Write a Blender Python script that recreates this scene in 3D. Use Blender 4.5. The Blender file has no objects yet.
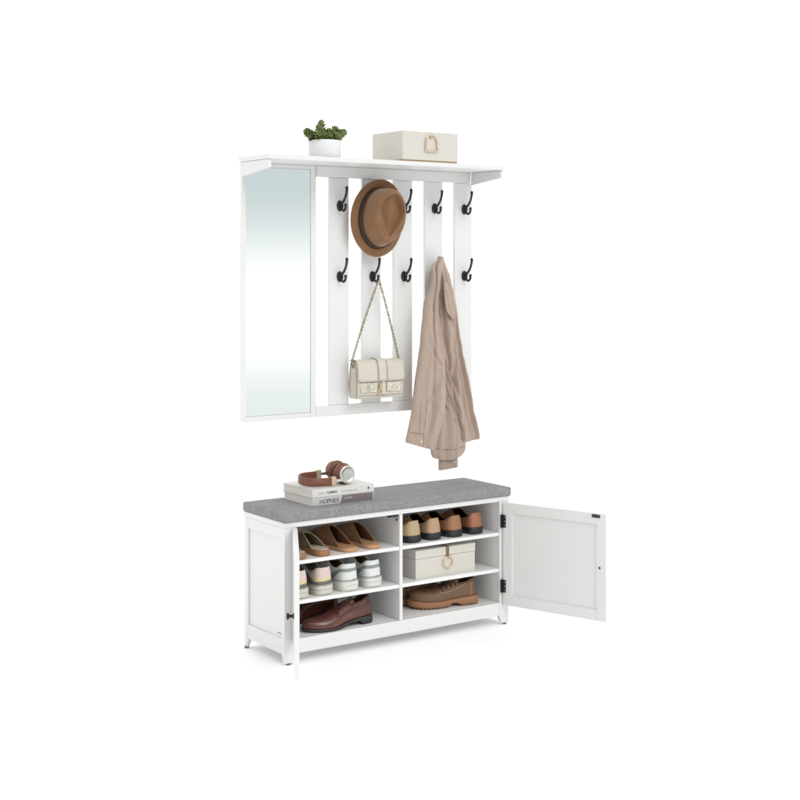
import bpy, math, random
from mathutils import Vector, noise, Matrix
random.seed(4)
S = bpy.context.scene
COL = S.collection
PI = math.pi
sin, cos = math.sin, math.cos

# ------------------------------------------------------------------ helpers
def lerp(a, b, t): return a + (b - a) * t
def ctrl(pts, s):
    if s <= pts[0][0]: return pts[0][1]
    for (a, va), (b, vb) in zip(pts, pts[1:]):
        if s <= b: return lerp(va, vb, (s - a) / (b - a))
    return pts[-1][1]
def sctrl(pts, s):                       # smooth interpolation
    if s <= pts[0][0]: return pts[0][1]
    n = len(pts)
    for i in range(n - 1):
        if s <= pts[i + 1][0]:
            x0, y0 = pts[i]; x1, y1 = pts[i + 1]
            xm, ym = pts[max(i - 1, 0)]; xp, yp = pts[min(i + 2, n - 1)]
            h = x1 - x0; t = (s - x0) / h
            m0 = (y1 - ym) / (x1 - xm) * h if x1 != xm else 0
            m1 = (yp - y0) / (xp - x0) * h if xp != x0 else 0
            return ((2*t**3 - 3*t*t + 1) * y0 + (t**3 - 2*t*t + t) * m0 + (-2*t**3 + 3*t*t) * y1 + (t**3 - t*t) * m1)
    return pts[-1][1]

class MB:
    def __init__(s): s.v = []; s.f = []; s.m = []; s.sm = []
    def add(s, vs, fs, mi=0, smooth=False):
        o = len(s.v); s.v += [tuple(v) for v in vs]
        for f in fs: s.f.append(tuple(i + o for i in f)); s.m.append(mi); s.sm.append(smooth)
    def box(s, x0, x1, y0, y1, z0, z1, mi=0, M=None):
        vs = [Vector(p) for p in ((x0,y0,z0),(x1,y0,z0),(x1,y1,z0),(x0,y1,z0),(x0,y0,z1),(x1,y0,z1),(x1,y1,z1),(x0,y1,z1))]
        if M: vs = [M @ v for v in vs]
        s.add(vs, [(0,3,2,1),(4,5,6,7),(0,1,5,4),(1,2,6,5),(2,3,7,6),(3,0,4,7)], mi)
        return s
    def prism(s, prof, axis, a, b, mi=0, smooth=False):     # profile of 2D points extruded along an axis
        def P(p, t):
            return {'x': (t, p[0], p[1]), 'y': (p[0], t, p[1]), 'z': (p[0], p[1], t)}[axis]
        n = len(prof)
        vs = [P(p, a) for p in prof] + [P(p, b) for p in prof]
        fs = [tuple(range(n))[::-1], tuple(range(n, 2*n))] + [(i, (i+1) % n, n + (i+1) % n, n + i) for i in range(n)]
        s.add(vs, fs, mi, smooth); return s
    def grid(s, rows, mi=0, smooth=True, closed=False, mf=None, skip=None, flip=False):
        n = len(rows[0]); o = len(s.v)
        for r in rows: s.v += [tuple(p) for p in r]
        for i in range(len(rows) - 1):
            for j in range(n if closed else n - 1):
                if skip and skip(i, j): continue
                k = (j + 1) % n
                f = (o+i*n+j, o+i*n+k, o+(i+1)*n+k, o+(i+1)*n+j)
                if flip: f = f[::-1]
                s.f.append(f); s.m.append(mf(i, j) if mf else mi); s.sm.append(smooth)
        return s
    def fan(s, ring, mi=0, flip=False, smooth=False):
        f = tuple(range(len(ring)))
        s.add(ring, [f[::-1] if flip else f], mi, smooth); return s
    def tube(s, pts, r, n=10, mi=0, closed=False, caps=True, flat=1.0):
        pts = [Vector(p) for p in pts]; rows = []
        R = r if callable(r) else (lambda t: r)
        N = len(pts); up = Vector((0.13, 0.21, 0.97))
        prevn = None
        for i, p in enumerate(pts):
            a = pts[(i-1) % N] if closed or i > 0 else p
            b = pts[(i+1) % N] if closed or i < N-1 else p
            t = (b - a).normalized()
            if prevn is None:
                nn = t.cross(up)
                if nn.length < .05: nn = t.cross(Vector((1,0,0)))
            else: nn = prevn - t * prevn.dot(t)
            nn.normalize(); prevn = nn; bb = t.cross(nn)
            rr = R(i / max(N-1, 1))
            rows.append([p + (nn * cos(2*PI*k/n) + bb * sin(2*PI*k/n) * flat) * rr for k in range(n)])
        if closed: rows.append(rows[0])
        s.grid(rows, mi, True, closed=True)
        if caps and not closed:
            s.fan(rows[0], mi, True); s.fan(rows[-1], mi)
        return s
    def sphere(s, c, r, nu=10, nv=7, mi=0, M=None):
        c = Vector(c); rows = []
        r3 = r if isinstance(r, (tuple, list)) else (r, r, r)
        for i in range(nv + 1):
            a = PI * i / nv
            row = []
            for k in range(nu):
                p = Vector((r3[0]*sin(a)*cos(2*PI*k/nu), r3[1]*sin(a)*sin(2*PI*k/nu), r3[2]*cos(a)))
                if M: p = M @ p
                row.append(c + p)
            rows.append(row)
        s.grid(rows, mi, True, closed=True); return s
    def lathe(s, prof, c, axis='z', n=48, mi=0, sq=(1, 1), mf=None):       # prof: (radius, height)
        c = Vector(c); rows = []
        for r, h in prof:
            row = []
            for k in range(n):
                a = 2*PI*k/n; u, w = r*cos(a)*sq[0], r*sin(a)*sq[1]
                p = {'z': (u, w, h), 'y': (u, -h, w), 'x': (h, u, w)}[axis]
                row.append(c + Vector(p))
            rows.append(row)
        s.grid(rows, mi, True, closed=True, mf=mf); return s
    def build(s, name, mats, parent=None, off=None, bevel=0, sub=0, solid=None, seg=2, auto=False):
        me = bpy.data.meshes.new(name)
        v = s.v
        if off is not None: v = [(a-off[0], b-off[1], c-off[2]) for a, b, c in v]
        me.from_pydata(v, [], s.f)
        if not isinstance(mats, (list, tuple)): mats = [mats]
        for m in mats: me.materials.append(m)
        me.polygons.foreach_set('material_index', s.m)
        me.polygons.foreach_set('use_smooth', s.sm)
        me.update()
        o = bpy.data.objects.new(name, me); COL.objects.link(o)
        if parent: o.parent = parent
        if solid:
            md = o.modifiers.new('t', 'SOLIDIFY'); md.thickness = solid[0]; md.offset = solid[1]
            if len(solid) > 2: md.material_offset = solid[2]; md.material_offset_rim = solid[3] if len(solid) > 3 else 0
        if sub:
            md = o.modifiers.new('s', 'SUBSURF'); md.levels = sub; md.render_levels = sub
        if bevel:
            md = o.modifiers.new('b', 'BEVEL'); md.width = bevel; md.segments = seg; md.limit_method = 'ANGLE'; md.angle_limit = .6
            md.harden_normals = False
            me.polygons.foreach_set('use_smooth', [True]*len(me.polygons))
            w = o.modifiers.new('w', 'WEIGHTED_NORMAL')
        return o

def thing(name, label, cat, loc=(0,0,0), rz=0, group=None, rot=None):
    o = bpy.data.objects.new(name, None); COL.objects.link(o)
    o.empty_display_size = .05
    o.location = loc; o.rotation_euler = rot if rot else (0, 0, rz)
    o['label'] = label; o['category'] = cat
    if group: o['group'] = group
    return o

# ------------------------------------------------------------------ materials
def mat(name, col, rough=.5, metal=0, noise_amt=0, nscale=40, bump=0, bscale=200, sheen=0, coat=0, spec=.5, col2=None, sub=0, stretch=(1,1,1)):
    m = bpy.data.materials.new(name); m.use_nodes = True
    nt = m.node_tree; b = nt.nodes['Principled BSDF']
    if name != 'floor_white': col = tuple(c*.93 for c in col); col2 = tuple(c*.93 for c in col2) if col2 else None
    b.inputs['Base Color'].default_value = (*col, 1)
    b.inputs['Roughness'].default_value = rough; b.inputs['Metallic'].default_value = metal
    b.inputs['Specular IOR Level'].default_value = spec
    if sheen: b.inputs['Sheen Weight'].default_value = sheen; b.inputs['Sheen Roughness'].default_value = .4
    if coat: b.inputs['Coat Weight'].default_value = coat; b.inputs['Coat Roughness'].default_value = .15
    tc = nt.nodes.new('ShaderNodeTexCoord'); mp = nt.nodes.new('ShaderNodeMapping')
    mp.inputs['Scale'].default_value = stretch
    nt.links.new(tc.outputs['Object'], mp.inputs['Vector'])
    if noise_amt or col2:
        n = nt.nodes.new('ShaderNodeTexNoise'); n.inputs['Scale'].default_value = nscale; n.inputs['Detail'].default_value = 5
        n.inputs['Roughness'].default_value = .65
        nt.links.new(mp.outputs[0], n.inputs['Vector'])
        r = nt.nodes.new('ShaderNodeValToRGB'); e = r.color_ramp.elements
        c2 = col2 or tuple(c * (1 - noise_amt) for c in col)
        e[0].position = .34; e[0].color = (*c2, 1); e[1].position = .66; e[1].color = (*col, 1)
        nt.links.new(n.outputs['Fac'], r.inputs['Fac']); nt.links.new(r.outputs['Color'], b.inputs['Base Color'])
    if bump:
        n2 = nt.nodes.new('ShaderNodeTexNoise'); n2.inputs['Scale'].default_value = bscale; n2.inputs['Detail'].default_value = 4
        nt.links.new(mp.outputs[0], n2.inputs['Vector'])
        bp = nt.nodes.new('ShaderNodeBump'); bp.inputs['Strength'].default_value = bump; bp.inputs['Distance'].default_value = .001
        nt.links.new(n2.outputs['Fac'], bp.inputs['Height']); nt.links.new(bp.outputs[0], b.inputs['Normal'])
    return m

WHITE = mat('white_paint', (.745,.742,.738), .42, bump=.04, bscale=60, noise_amt=.012, nscale=5)
WHITE_LIT = mat('white_paint_lit', (.83,.828,.824), .5, noise_amt=.012, nscale=7)  # same white paint, lightened to put extra light into the cupboard interior
BLACK = mat('black_metal', (.012,.012,.013), .38, .2, bump=.1)
STEEL = mat('steel', (.55,.55,.55), .3, 1)
GOLD = mat('pale_gold', (.75,.58,.38), .28, 1)
CREAM = mat('cream_box_card', (.63,.600,.545), .62, bump=.15, bscale=300, noise_amt=.03, nscale=30)
CREAMT = mat('tan_strip', (.42,.24,.11), .5)
LEATHERC = mat('cream_leather', (.60,.555,.475), .42, bump=.2, bscale=500, noise_amt=.06, nscale=25)
LEATHERD = mat('cream_leather_edge', (.33,.30,.25), .5)
POT = mat('white_ceramic', (.74,.74,.75), .3, noise_amt=.01)
SOIL = mat('soil', (.035,.028,.02), .9, bump=.6)

def tweed():
    m = bpy.data.materials.new('grey_tweed'); m.use_nodes = True; nt = m.node_tree; b = nt.nodes['Principled BSDF']
    b.inputs['Roughness'].default_value = .95; b.inputs['Specular IOR Level'].default_value = .15
    tc = nt.nodes.new('ShaderNodeTexCoord')
    def nz(sc, st, det=3):
        mp = nt.nodes.new('ShaderNodeMapping'); mp.inputs['Scale'].default_value = st
        n = nt.nodes.new('ShaderNodeTexNoise'); n.inputs['Scale'].default_value = sc; n.inputs['Detail'].default_value = det
        nt.links.new(tc.outputs['Object'], mp.inputs['Vector']); nt.links.new(mp.outputs[0], n.inputs['Vector']); return n
    a = nz(430, (1, 1, .35)); c = nz(430, (.3, 1, 1)); d = nz(30, (1, 1, 1), 4)
    add = nt.nodes.new('ShaderNodeMath'); add.operation = 'ADD'
    nt.links.new(a.outputs['Fac'], add.inputs[0]); nt.links.new(c.outputs['Fac'], add.inputs[1])
    ad2 = nt.nodes.new('ShaderNodeMath'); ad2.operation = 'MULTIPLY_ADD'; ad2.inputs[1].default_value = .35
    nt.links.new(d.outputs['Fac'], ad2.inputs[0]); nt.links.new(add.outputs[0], ad2.inputs[2])
    r = nt.nodes.new('ShaderNodeValToRGB'); e = r.color_ramp.elements
    sc = nt.nodes.new('ShaderNodeMath'); sc.operation = 'MULTIPLY'; sc.inputs[1].default_value = .425
    nt.links.new(ad2.outputs[0], sc.inputs[0])
    e[0].position = .38; e[0].color = (.145,.145,.147,1); e[1].position = .64; e[1].color = (.35,.35,.353,1)
    nt.links.new(sc.outputs[0], r.inputs['Fac']); nt.links.new(r.outputs['Color'], b.inputs['Base Color'])
    bp = nt.nodes.new('ShaderNodeBump'); bp.inputs['Strength'].default_value = .35; bp.inputs['Distance'].default_value = .0008
    nt.links.new(add.outputs[0], bp.inputs['Height']); nt.links.new(bp.outputs[0], b.inputs['Normal'])
    return m
TWEED = tweed()

# ------------------------------------------------------------------ world, floor, light, camera
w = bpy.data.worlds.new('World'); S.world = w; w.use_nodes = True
nt = w.node_tree; bg = nt.nodes['Background']
tc = nt.nodes.new('ShaderNodeTexCoord'); sp = nt.nodes.new('ShaderNodeSeparateXYZ')
nt.links.new(tc.outputs['Generated'], sp.inputs[0])
def mth(op, a, b=None, c=None):
    n = nt.nodes.new('ShaderNodeMath'); n.operation = op
    for i, x in enumerate((a, b, c)):
        if x is None: continue
        if isinstance(x, (int, float)): n.inputs[i].default_value = x
        else: nt.links.new(x, n.inputs[i])
    return n.outputs[0]
# world gradient: white ahead, made-up grey-blue bands behind the camera for the mirror's reflection
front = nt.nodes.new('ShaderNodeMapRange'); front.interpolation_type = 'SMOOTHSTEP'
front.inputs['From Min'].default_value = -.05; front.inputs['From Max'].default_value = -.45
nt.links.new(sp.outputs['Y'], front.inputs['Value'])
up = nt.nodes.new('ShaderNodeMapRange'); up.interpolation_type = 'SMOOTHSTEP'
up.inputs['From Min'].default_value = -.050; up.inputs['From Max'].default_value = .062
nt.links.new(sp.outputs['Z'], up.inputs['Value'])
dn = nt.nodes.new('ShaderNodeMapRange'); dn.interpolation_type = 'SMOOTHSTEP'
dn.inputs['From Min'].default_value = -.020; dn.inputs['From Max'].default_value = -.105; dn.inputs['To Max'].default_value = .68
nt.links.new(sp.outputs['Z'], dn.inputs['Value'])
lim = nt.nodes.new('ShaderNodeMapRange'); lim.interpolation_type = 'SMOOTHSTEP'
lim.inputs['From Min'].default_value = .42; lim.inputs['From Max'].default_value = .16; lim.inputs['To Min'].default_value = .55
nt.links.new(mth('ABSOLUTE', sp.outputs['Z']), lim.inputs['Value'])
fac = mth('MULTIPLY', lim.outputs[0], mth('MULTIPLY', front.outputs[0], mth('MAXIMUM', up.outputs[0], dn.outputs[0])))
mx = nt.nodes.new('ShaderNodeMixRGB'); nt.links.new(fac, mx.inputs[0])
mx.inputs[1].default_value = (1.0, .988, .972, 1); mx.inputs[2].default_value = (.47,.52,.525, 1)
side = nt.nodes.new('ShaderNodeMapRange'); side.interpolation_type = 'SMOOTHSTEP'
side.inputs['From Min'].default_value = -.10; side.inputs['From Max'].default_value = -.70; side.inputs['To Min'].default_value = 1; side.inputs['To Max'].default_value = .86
nt.links.new(sp.outputs['X'], side.inputs['Value'])  # dimming added on the left of the world, darkening left-facing sides
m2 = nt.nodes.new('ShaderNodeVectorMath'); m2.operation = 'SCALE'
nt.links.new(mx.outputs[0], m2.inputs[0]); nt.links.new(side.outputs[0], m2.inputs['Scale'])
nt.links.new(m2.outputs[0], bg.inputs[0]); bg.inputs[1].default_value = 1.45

FLOOR = mat('floor_white', (.97,.97,.97), .7, spec=.2)
MB().box(-7, 8, -4.9, 9, -.05, 0).build('floor', FLOOR)['kind'] = 'structure'

def sun(name, energy, d, ang, col=(1,1,1)):
    l = bpy.data.lights.new(name, 'SUN'); l.energy = energy; l.angle = math.radians(ang); l.color = col
    o = bpy.data.objects.new(name, l); COL.objects.link(o)
    o.rotation_euler = Vector(d).to_track_quat('-Z', 'Y').to_euler(); o.location = (1, -2, 3); return o
sun('key_lamp', 1.05, (-.08, .97, -.70), 32, (1, .985, .965))

cam = bpy.data.cameras.new('camera'); co = bpy.data.objects.new('camera', cam); COL.objects.link(co)
co.location = (-2.3853, -4.4626, 1.3778); co.rotation_euler = (PI/2, 0, -.6145)
cam.sensor_width = 36; cam.lens = 36*1392.584/800
cam.shift_x = -15.7345/800; cam.shift_y = -(400-265.1711)/800
cam.clip_end = 200; cam.clip_start = .05
S.camera = co
S.render.resolution_x = 1024; S.render.resolution_y = 1024
S.view_settings.view_transform = 'Standard'; S.view_settings.look = 'None'
S.view_settings.exposure = 0.0; S.view_settings.gamma = 1
S.render.engine = 'CYCLES'
S.cycles.max_bounces = 14; S.cycles.diffuse_bounces = 10

# ------------------------------------------------------------------ text
def text(name, s, size, m, parent, M, ext=.0002, bold=0, shear=0, spacing=1, align='LEFT'):
    c = bpy.data.curves.new(name, 'FONT'); c.body = s; c.size = size; c.extrude = ext; c.offset = bold; c.shear = shear
    c.space_character = spacing; c.align_x = align
    t = bpy.data.objects.new(name, c); COL.objects.link(t)
    bpy.context.view_layer.update()
    me = bpy.data.meshes.new_from_object(t.evaluated_get(bpy.context.evaluated_depsgraph_get()))
    bpy.data.objects.remove(t)
    me.transform(M); me.materials.clear(); me.materials.append(m)
    o = bpy.data.objects.new(name, me); COL.objects.link(o); o.parent = parent
    return o

# ------------------------------------------------------------------ wall rack
RB = (.52, 0, .81)
rack = thing('coat_rack', 'white wall-mounted coat rack with tall mirror, top shelf and ten black hooks, above the bench', 'coat rack', RB)
def rp(mb, name, m=WHITE, parent=rack, **k): return mb.build(name, m, parent, off=RB, **k)
ZU = 1.7495
rp(MB().box(-.012, 1.043, -.21, .012, ZU, 1.766), 'top_shelf', bevel=.0015)
# mirror door: frame + glass
mf = MB()
mf.box(-.003, .013, 0, .016, .81, ZU-.0006); mf.box(.2865, .309, 0, .016, .81, ZU-.0006)
mf.box(.0131, .2864, 0.0002, .016, .81, .829); mf.box(.0131, .2864, .0002, .016, 1.7345, ZU-.0006)
rp(mf, 'mirror_frame', bevel=.001)
MIR = mat('mirror_glass', (.93,.955,.955), .015, 1)
rp(MB().box(.0135, .286, .004, .010, .8295, 1.734), 'mirror', MIR, bevel=.0012)
rp(MB().box(.0131, .2864, .0102, .0158, .8291, 1.7344), 'mirror_backing')
# rails
rp(MB().box(.3098, 1.0295, -.008, .012, 1.7075, ZU-.0006), 'top_rail', bevel=.001)
rp(MB().box(.3098, 1.043, .0, .015, .81, .851), 'bottom_rail', bevel=.001)
for i in range(5):
    x = .367 + .147*i
    rp(MB().box(x, x + .087, .0008, .0145, .8515, 1.707), 'slat', bevel=.0012)
for x0, x1 in ((-.008, .006), (1.030, 1.043)):
    b = MB(); b.prism([(-.2, ZU-.0008), (-.2, 1.7195), (-.0085, 1.699), (-.0085, ZU-.0008)], 'x', x0, x1)
    rp(b, 'shelf_bracket', bevel=.001)
# hooks
def hook():
    h = MB()
    h.lathe([(0, .0085), (.008, .0085), (.0125, .0075), (.0165, .005), (.0185, .0015), (.0185, .0003), (0, .0003)], (0, 0, 0), 'y', 28, sq=(.74, 1.12))
    h.lathe([(.013, .0078), (.0142, .0092), (.0155, .0068)], (0, 0, 0), 'y', 28, sq=(.74, 1.12))
    up = MB(); pts = [(0, -.006, .004), (0, -.016, .0085), (0, -.027, .0165), (0, -.037, .0275), (0, -.0445, .040), (0, -.049, .0525), (0, -.0503, .060), (0, -.0500, .0645)]
    up.tube(pts, lambda t: .0057 - .0014*sin(t*PI)*.9, 10); up.sphere((0, -.0498, .066), .0062)
    lo = MB(); pts = [(0, -.006, .0), (0, -.012, -.010), (0, -.019, -.0175), (0, -.027, -.0195), (0, -.035, -.016), (0, -.0405, -.008), (0, -.041, 0.001)]
    lo.tube(pts, .0047, 10); lo.sphere((0, -.041, .002), .0060)
    for i, sx in enumerate((-.0, )): up.sphere((0, -.0095, .012), (.0022, .0016, .0022)); up.sphere((0, -.0095, -.013), (.0022, .0016, .0022))
    return h, up, lo
hk, hu, hl = hook()
h0 = hk.build('hook', BLACK, rack); u0 = hu.build('upper_prong', BLACK, h0); l0 = hl.build('lower_prong', BLACK, h0)
first = True
for zz in (1.602, 1.3345):
    for i in range(5):
        x = .4125 + .1475*i
        if first: h, first = h0, False
        else:
            h = h0.copy(); COL.objects.link(h); h.parent = rack
            for c in (u0, l0):
                d = c.copy(); COL.objects.link(d); d.parent = h
        h.location = (x - RB[0], 0 - RB[1], zz - RB[2])

# ------------------------------------------------------------------ bench
bench = thing('shoe_bench', 'white shoe bench with grey tweed cushion and both cupboard doors open', 'bench', (0, 0, 0))
def bp(mb, name, m=WHITE, parent=bench, **k): return mb.build(name, m, parent, **k)
# cushion: rounded slab with a slightly soft top
cu = MB(); cu.box(-.001, 1.001, -.302, .0, .4912, .5255)
cb = cu.build('cushion', TWEED, bench); md = cb.modifiers.new('b', 'BEVEL'); md.width = .006; md.segments = 4
cb.data.polygons.foreach_set('use_smooth', [True]*6); cb.modifiers.new('w', 'WEIGHTED_NORMAL')
pipe = MB()
loop = [(0.003,-.298),(.997,-.298),(.997,-.004),(.003,-.004)]
bp(MB().box(.003, .997, -.2935, -.001, .4725, .4908), 'top_board', bevel=.0015)
# posts
ZT = .472
def post(x0, x1, y0, y1, sx, sy):
    # leg tapers towards its foot on the inner sides
    m = MB(); tx = .010*sx; ty = .008*sy
    m.box(x0, x1, y0, y1, .034, ZT)
    a0, a1 = (x0, x1 - tx) if sx > 0 else (x0 - tx, x1)
    b0, b1 = (y0, y1 - ty) if sy > 0 else (y0 - ty, y1)
    top = [(x0,y0,.034),(x1,y0,.034),(x1,y1,.034),(x0,y1,.034)]; bot = [(a0,b0,.006),(a1,b0,.006),(a1,b1,.006),(a0,b1,.006)]
    m.add(bot+top, [(0,1,2,3)[::-1],(0,1,5,4),(1,2,6,5),(2,3,7,6),(3,0,4,7)])
    o = bp(m, 'post')
    g = MB(); cx_, cy_ = (a0+a1)/2, (b0+b1)/2
    g.lathe([(0,.0005),(.008,.0005),(.009,.002),(.009,.0062),(0,.0062)], (cx_, cy_, 0), 'z', 16)
    g.build('foot_glide', FOOT, o)
    return o
FOOT = mat('grey_foot', (.14,.14,.14), .5)
post(.006, .0515, -.292, -.272, 1, 1)
post(.9505, .994, -.292, -.272, -1, 1)
post(.006, .024, -.03, -.004, 1, -1)
post(.976, .994, -.03, -.004, -1, -1)
# sides: frame with recessed panel
for xo, xi, sg in ((.006, .024, 1), (.994, .976, -1)):
    e = MB(); x0, x1 = min(xo, xi), max(xo, xi)
    e.box(x0, x1, -.2718, -.0302, .434, ZT-.0003); bp(e, 'side_rail', bevel=.001)
    bp(MB().box(x0, x1, -.2718, -.0302, .036, .088), 'side_rail', bevel=.001)
    pin = xo + sg*.006
    f = MB(); f.box(min(pin, xi), max(pin, xi), -.2718, -.0302, .0882, .4338)
    bp(f, 'side_panel')
# inner lining wall beside right/left cells is the side itself; back, floor, divider, shelves
bp(MB().box(.0242, .9758, -.010, -.004, .036, ZT-.0003), 'back_panel', WHITE_LIT)
bp(MB().box(.0242, .9758, -.2715, -.0102, .070, .085), 'floor_board', WHITE_LIT)
bp(MB().box(.0518, .9502, -.291, -.2718, .035, .085), 'bottom_rail', bevel=.001)
bp(MB().box(.487, .5005, -.2905, -.0103, .0852, ZT-.0003), 'divider', bevel=.0008)
bp(MB().box(.0243, .0515, -.2716, -.0103, .0853, ZT-.0005), 'inner_wall', WHITE_LIT)
bp(MB().box(.9505, .9757, -.2716, -.0103, .0853, ZT-.0005), 'inner_wall', WHITE_LIT)
for x0, x1 in ((.0517, .4868), (.5007, .9503)):
    for z in (.203, .341):
        bp(MB().box(x0, x1, -.288, -.0104, z, z+.0125), 'shelf', WHITE_LIT, bevel=.0008)
# magnet catches under the top
for x0, x1 in ((.447, .484), (.505, .545)):
    c = MB(); c.box(x0, x1, -.284, -.266, .4622, .4718); c.box(x0+.006, x1-.006, -.2855, -.2838, .4645, .4695)
    bp(c, 'magnet_catch', BLACK, bevel=.001)
c = MB(); c.lathe([(0,.003),(.0035,.0025),(.004,0)], (.4868, -.278, .449), 'y', 12)
c = MB(); c.sphere((.4862, -.272, .449), (.002, .005, .0055)); bp(c, 'dowel_cap', BLACK)
# small maker's mark on the left side panel
MARK = mat('grey_print', (.16,.16,.165), .6)
Mx = Matrix.Translation((.0117, -.232, .1005)) @ Matrix(((0,0,-1,0),(-1,0,0,0),(0,1,0,0),(0,0,0,1)))
text('maker_mark', 'VASAGLE', .0068, MARK, bench, Mx, ext=.0001, bold=.0001)

# doors: local frame: u along the door from the hinge, n = thickness (0 is the inner face), z up
def door(hx, hy, ang, side, label):
    # direction of the door and its outer normal
    d = Vector((cos(ang), -sin(ang), 0)); n = Vector((-sin(ang), -cos(ang), 0)) * side
    M = Matrix.Translation((hx, hy, 0)) @ Matrix(((d.x, n.x, 0, 0), (d.y, n.y, 0, 0), (0, 0, 1, 0), (0, 0, 0, 1)))
    z0, z1, W, T, F = .0772, .4701, .4437, .0165, .040
    m = MB(); m.box(0, F, 0, T, z0, z1, M=M); m.box(W-F, W, 0, T, z0, z1, M=M)
    m.box(F+.0001, W-F-.0001, 0.0001, T, z0, z0+F, M=M); m.box(F+.0001, W-F-.0001, 0.0001, T, z1-F, z1, M=M)
    if M.to_3x3().determinant() < 0: m.f = [f[::-1] for f in m.f]
    o = bp(m, 'door', bevel=.0012); o['label'] = label
    q = MB().box(F, W-F, .0055, T-.0055, z0+F, z1-F, M=M)
    if M.to_3x3().determinant() < 0: q.f = [f[::-1] for f in q.f]
    bp(q, 'door_panel', WHITE, o)
    def fin(mm, nm, mt, **k):
        if M.to_3x3().determinant() < 0: mm.f = [f[::-1] for f in mm.f]
        return bp(mm, nm, mt, o, **k)
    for hz in (.150, .398):
        h = MB(); h.box(.0005, .013, -.0022, -.0002, hz-.024, hz+.024, M=M); h.box(-.007, .0003, -.0075, .002, hz-.025, hz+.025, M=M)
        hh = fin(h, 'hinge', BLACK, bevel=.0007)
        sc = MB()
        for dz in (-.016, 0, .016): sc.sphere(M @ Vector((.0075, -.0024, hz+dz)), (.0022, .0022, .0022), 8, 5)
        sc.build('screw', STEEL, hh)
    pl = MB().box(W-.058, W-.024, -.0018, -.0002, z1-.016, z1-.004, M=M); fin(pl, 'magnet_plate', BLACK, bevel=.0015)
    for uu in (W-.050, W-.032):
        s2 = MB(); s2.sphere(M @ Vector((uu, -.002, z1-.010)), .0018, 8, 5); s2.build('screw', STEEL, o)
    s3 = MB(); s3.sphere(M @ Vector((W-.026, -.0008, .272)), (.0042, .0042, .0042), 10, 6); s3.build('knob_screw', BLACK, o)
    kn = MB(); kc = M @ Vector((W-.026, T, .272)); rows = []
    ks = 1.0 if side > 0 else .7
    for r, h in ((0.0101, 0.0003), (.0101, .0025), (.006, .0045), (.0048, .011), (.0062, .015), (.0112, .0185), (.0118, .021), (.0095, .0235), (.004, .0245), (.0001, .0246)):
        rows.append([kc + n*h*ks + (d*cos(2*PI*k/20) + Vector((0,0,1))*sin(2*PI*k/20))*r for k in range(20)])
    kn.grid(rows, 0, True, closed=True); kn.build('knob', BLACK, o)
    return o
door(.961, -.30, PI - 1.8952, -1, 'right door swung open, inner face with two black hinges showing')
door(.052, -.30, math.radians(119.5), 1, 'left door swung open, seen edge-on')

# ------------------------------------------------------------------ things on the top shelf
pot = thing('potted_succulent', 'small green succulent in a round white pot on the left of the top shelf', 'potted plant', (.266, -.130, 1.7662))
m = MB(); m.lathe([(0,.0002),(.055,.0002),(.0585,.002),(.060,.006),(.060,.063),(.0592,.0648),(.0575,.0648),(.0568,.063),(.0565,.054)], (0,0,0), 'z', 56)
m.build('pot', POT, pot)
MB().lathe([(.0566,.056),(.03,.058),(0,.059)], (0,0,0), 'z', 32).build('soil', SOIL, pot)
LEAF = mat('succulent_leaf', (.175,.225,.05), .38, col2=(.045,.078,.016), nscale=60, spec=.5)
STEM = mat('succulent_stem', (.07,.06,.03), .8)
lf = MB(); stm = MB()
def leaf(c, d, L, W_, up_=Vector((0,0,1))):
    d = d.normalized(); sd = d.cross(up_)
    if sd.length < .1: sd = Vector((1,0,0))
    sd.normalize(); nn = sd.cross(d).normalized()
    rows = []
    for t, wd, th in ((0,.15,.3),(.2,.45,.8),(.45,.85,1),(.7,1,.95),(.88,.72,.7),(.97,.35,.35),(1,.03,.03)):
        p = c + d*L*t + nn*L*.18*t*t
        rows.append([p + sd*cos(2*PI*k/8)*W_*wd + nn*sin(2*PI*k/8)*W_*.42*th for k in range(8)])
    lf.grid(rows, 0, True, closed=True)
heads = [(-.04,-.030,.082,-.5,.7),(.0,-.034,.082,0,.8),(.036,-.030,.082,.4,.7),(-.055,.0,.082,-.8,.6),(.054,.0,.082,.7,.7),(-.02,-.03,.086,-.2,.9),(.012,-.02,.088,.2,.9),(.04,-.02,.09,.4,.8),(-.02,.03,.086,-.2,.9),(.03,.03,.088,.2,.9),(-.078,-.012,.104,-.9,.25),(-.052,.012,.100,-.5,.7),(-.030,-.022,.112,-.3,1),(-.012,.004,.150,-.1,1),(-.022,.0,.128,-.2,1),(.004,-.018,.108,.1,1),
         (.000,.02,.118,.1,1),(.026,-.008,.106,.3,1),(.046,.004,.126,.3,1),(.058,-.018,.104,.6,.8),(.078,.002,.114,.9,.35),(.066,.018,.102,.7,.6),(-.045,-.03,.092,-.5,.7),(.02,-.035,.09,.2,.6)]
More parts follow.
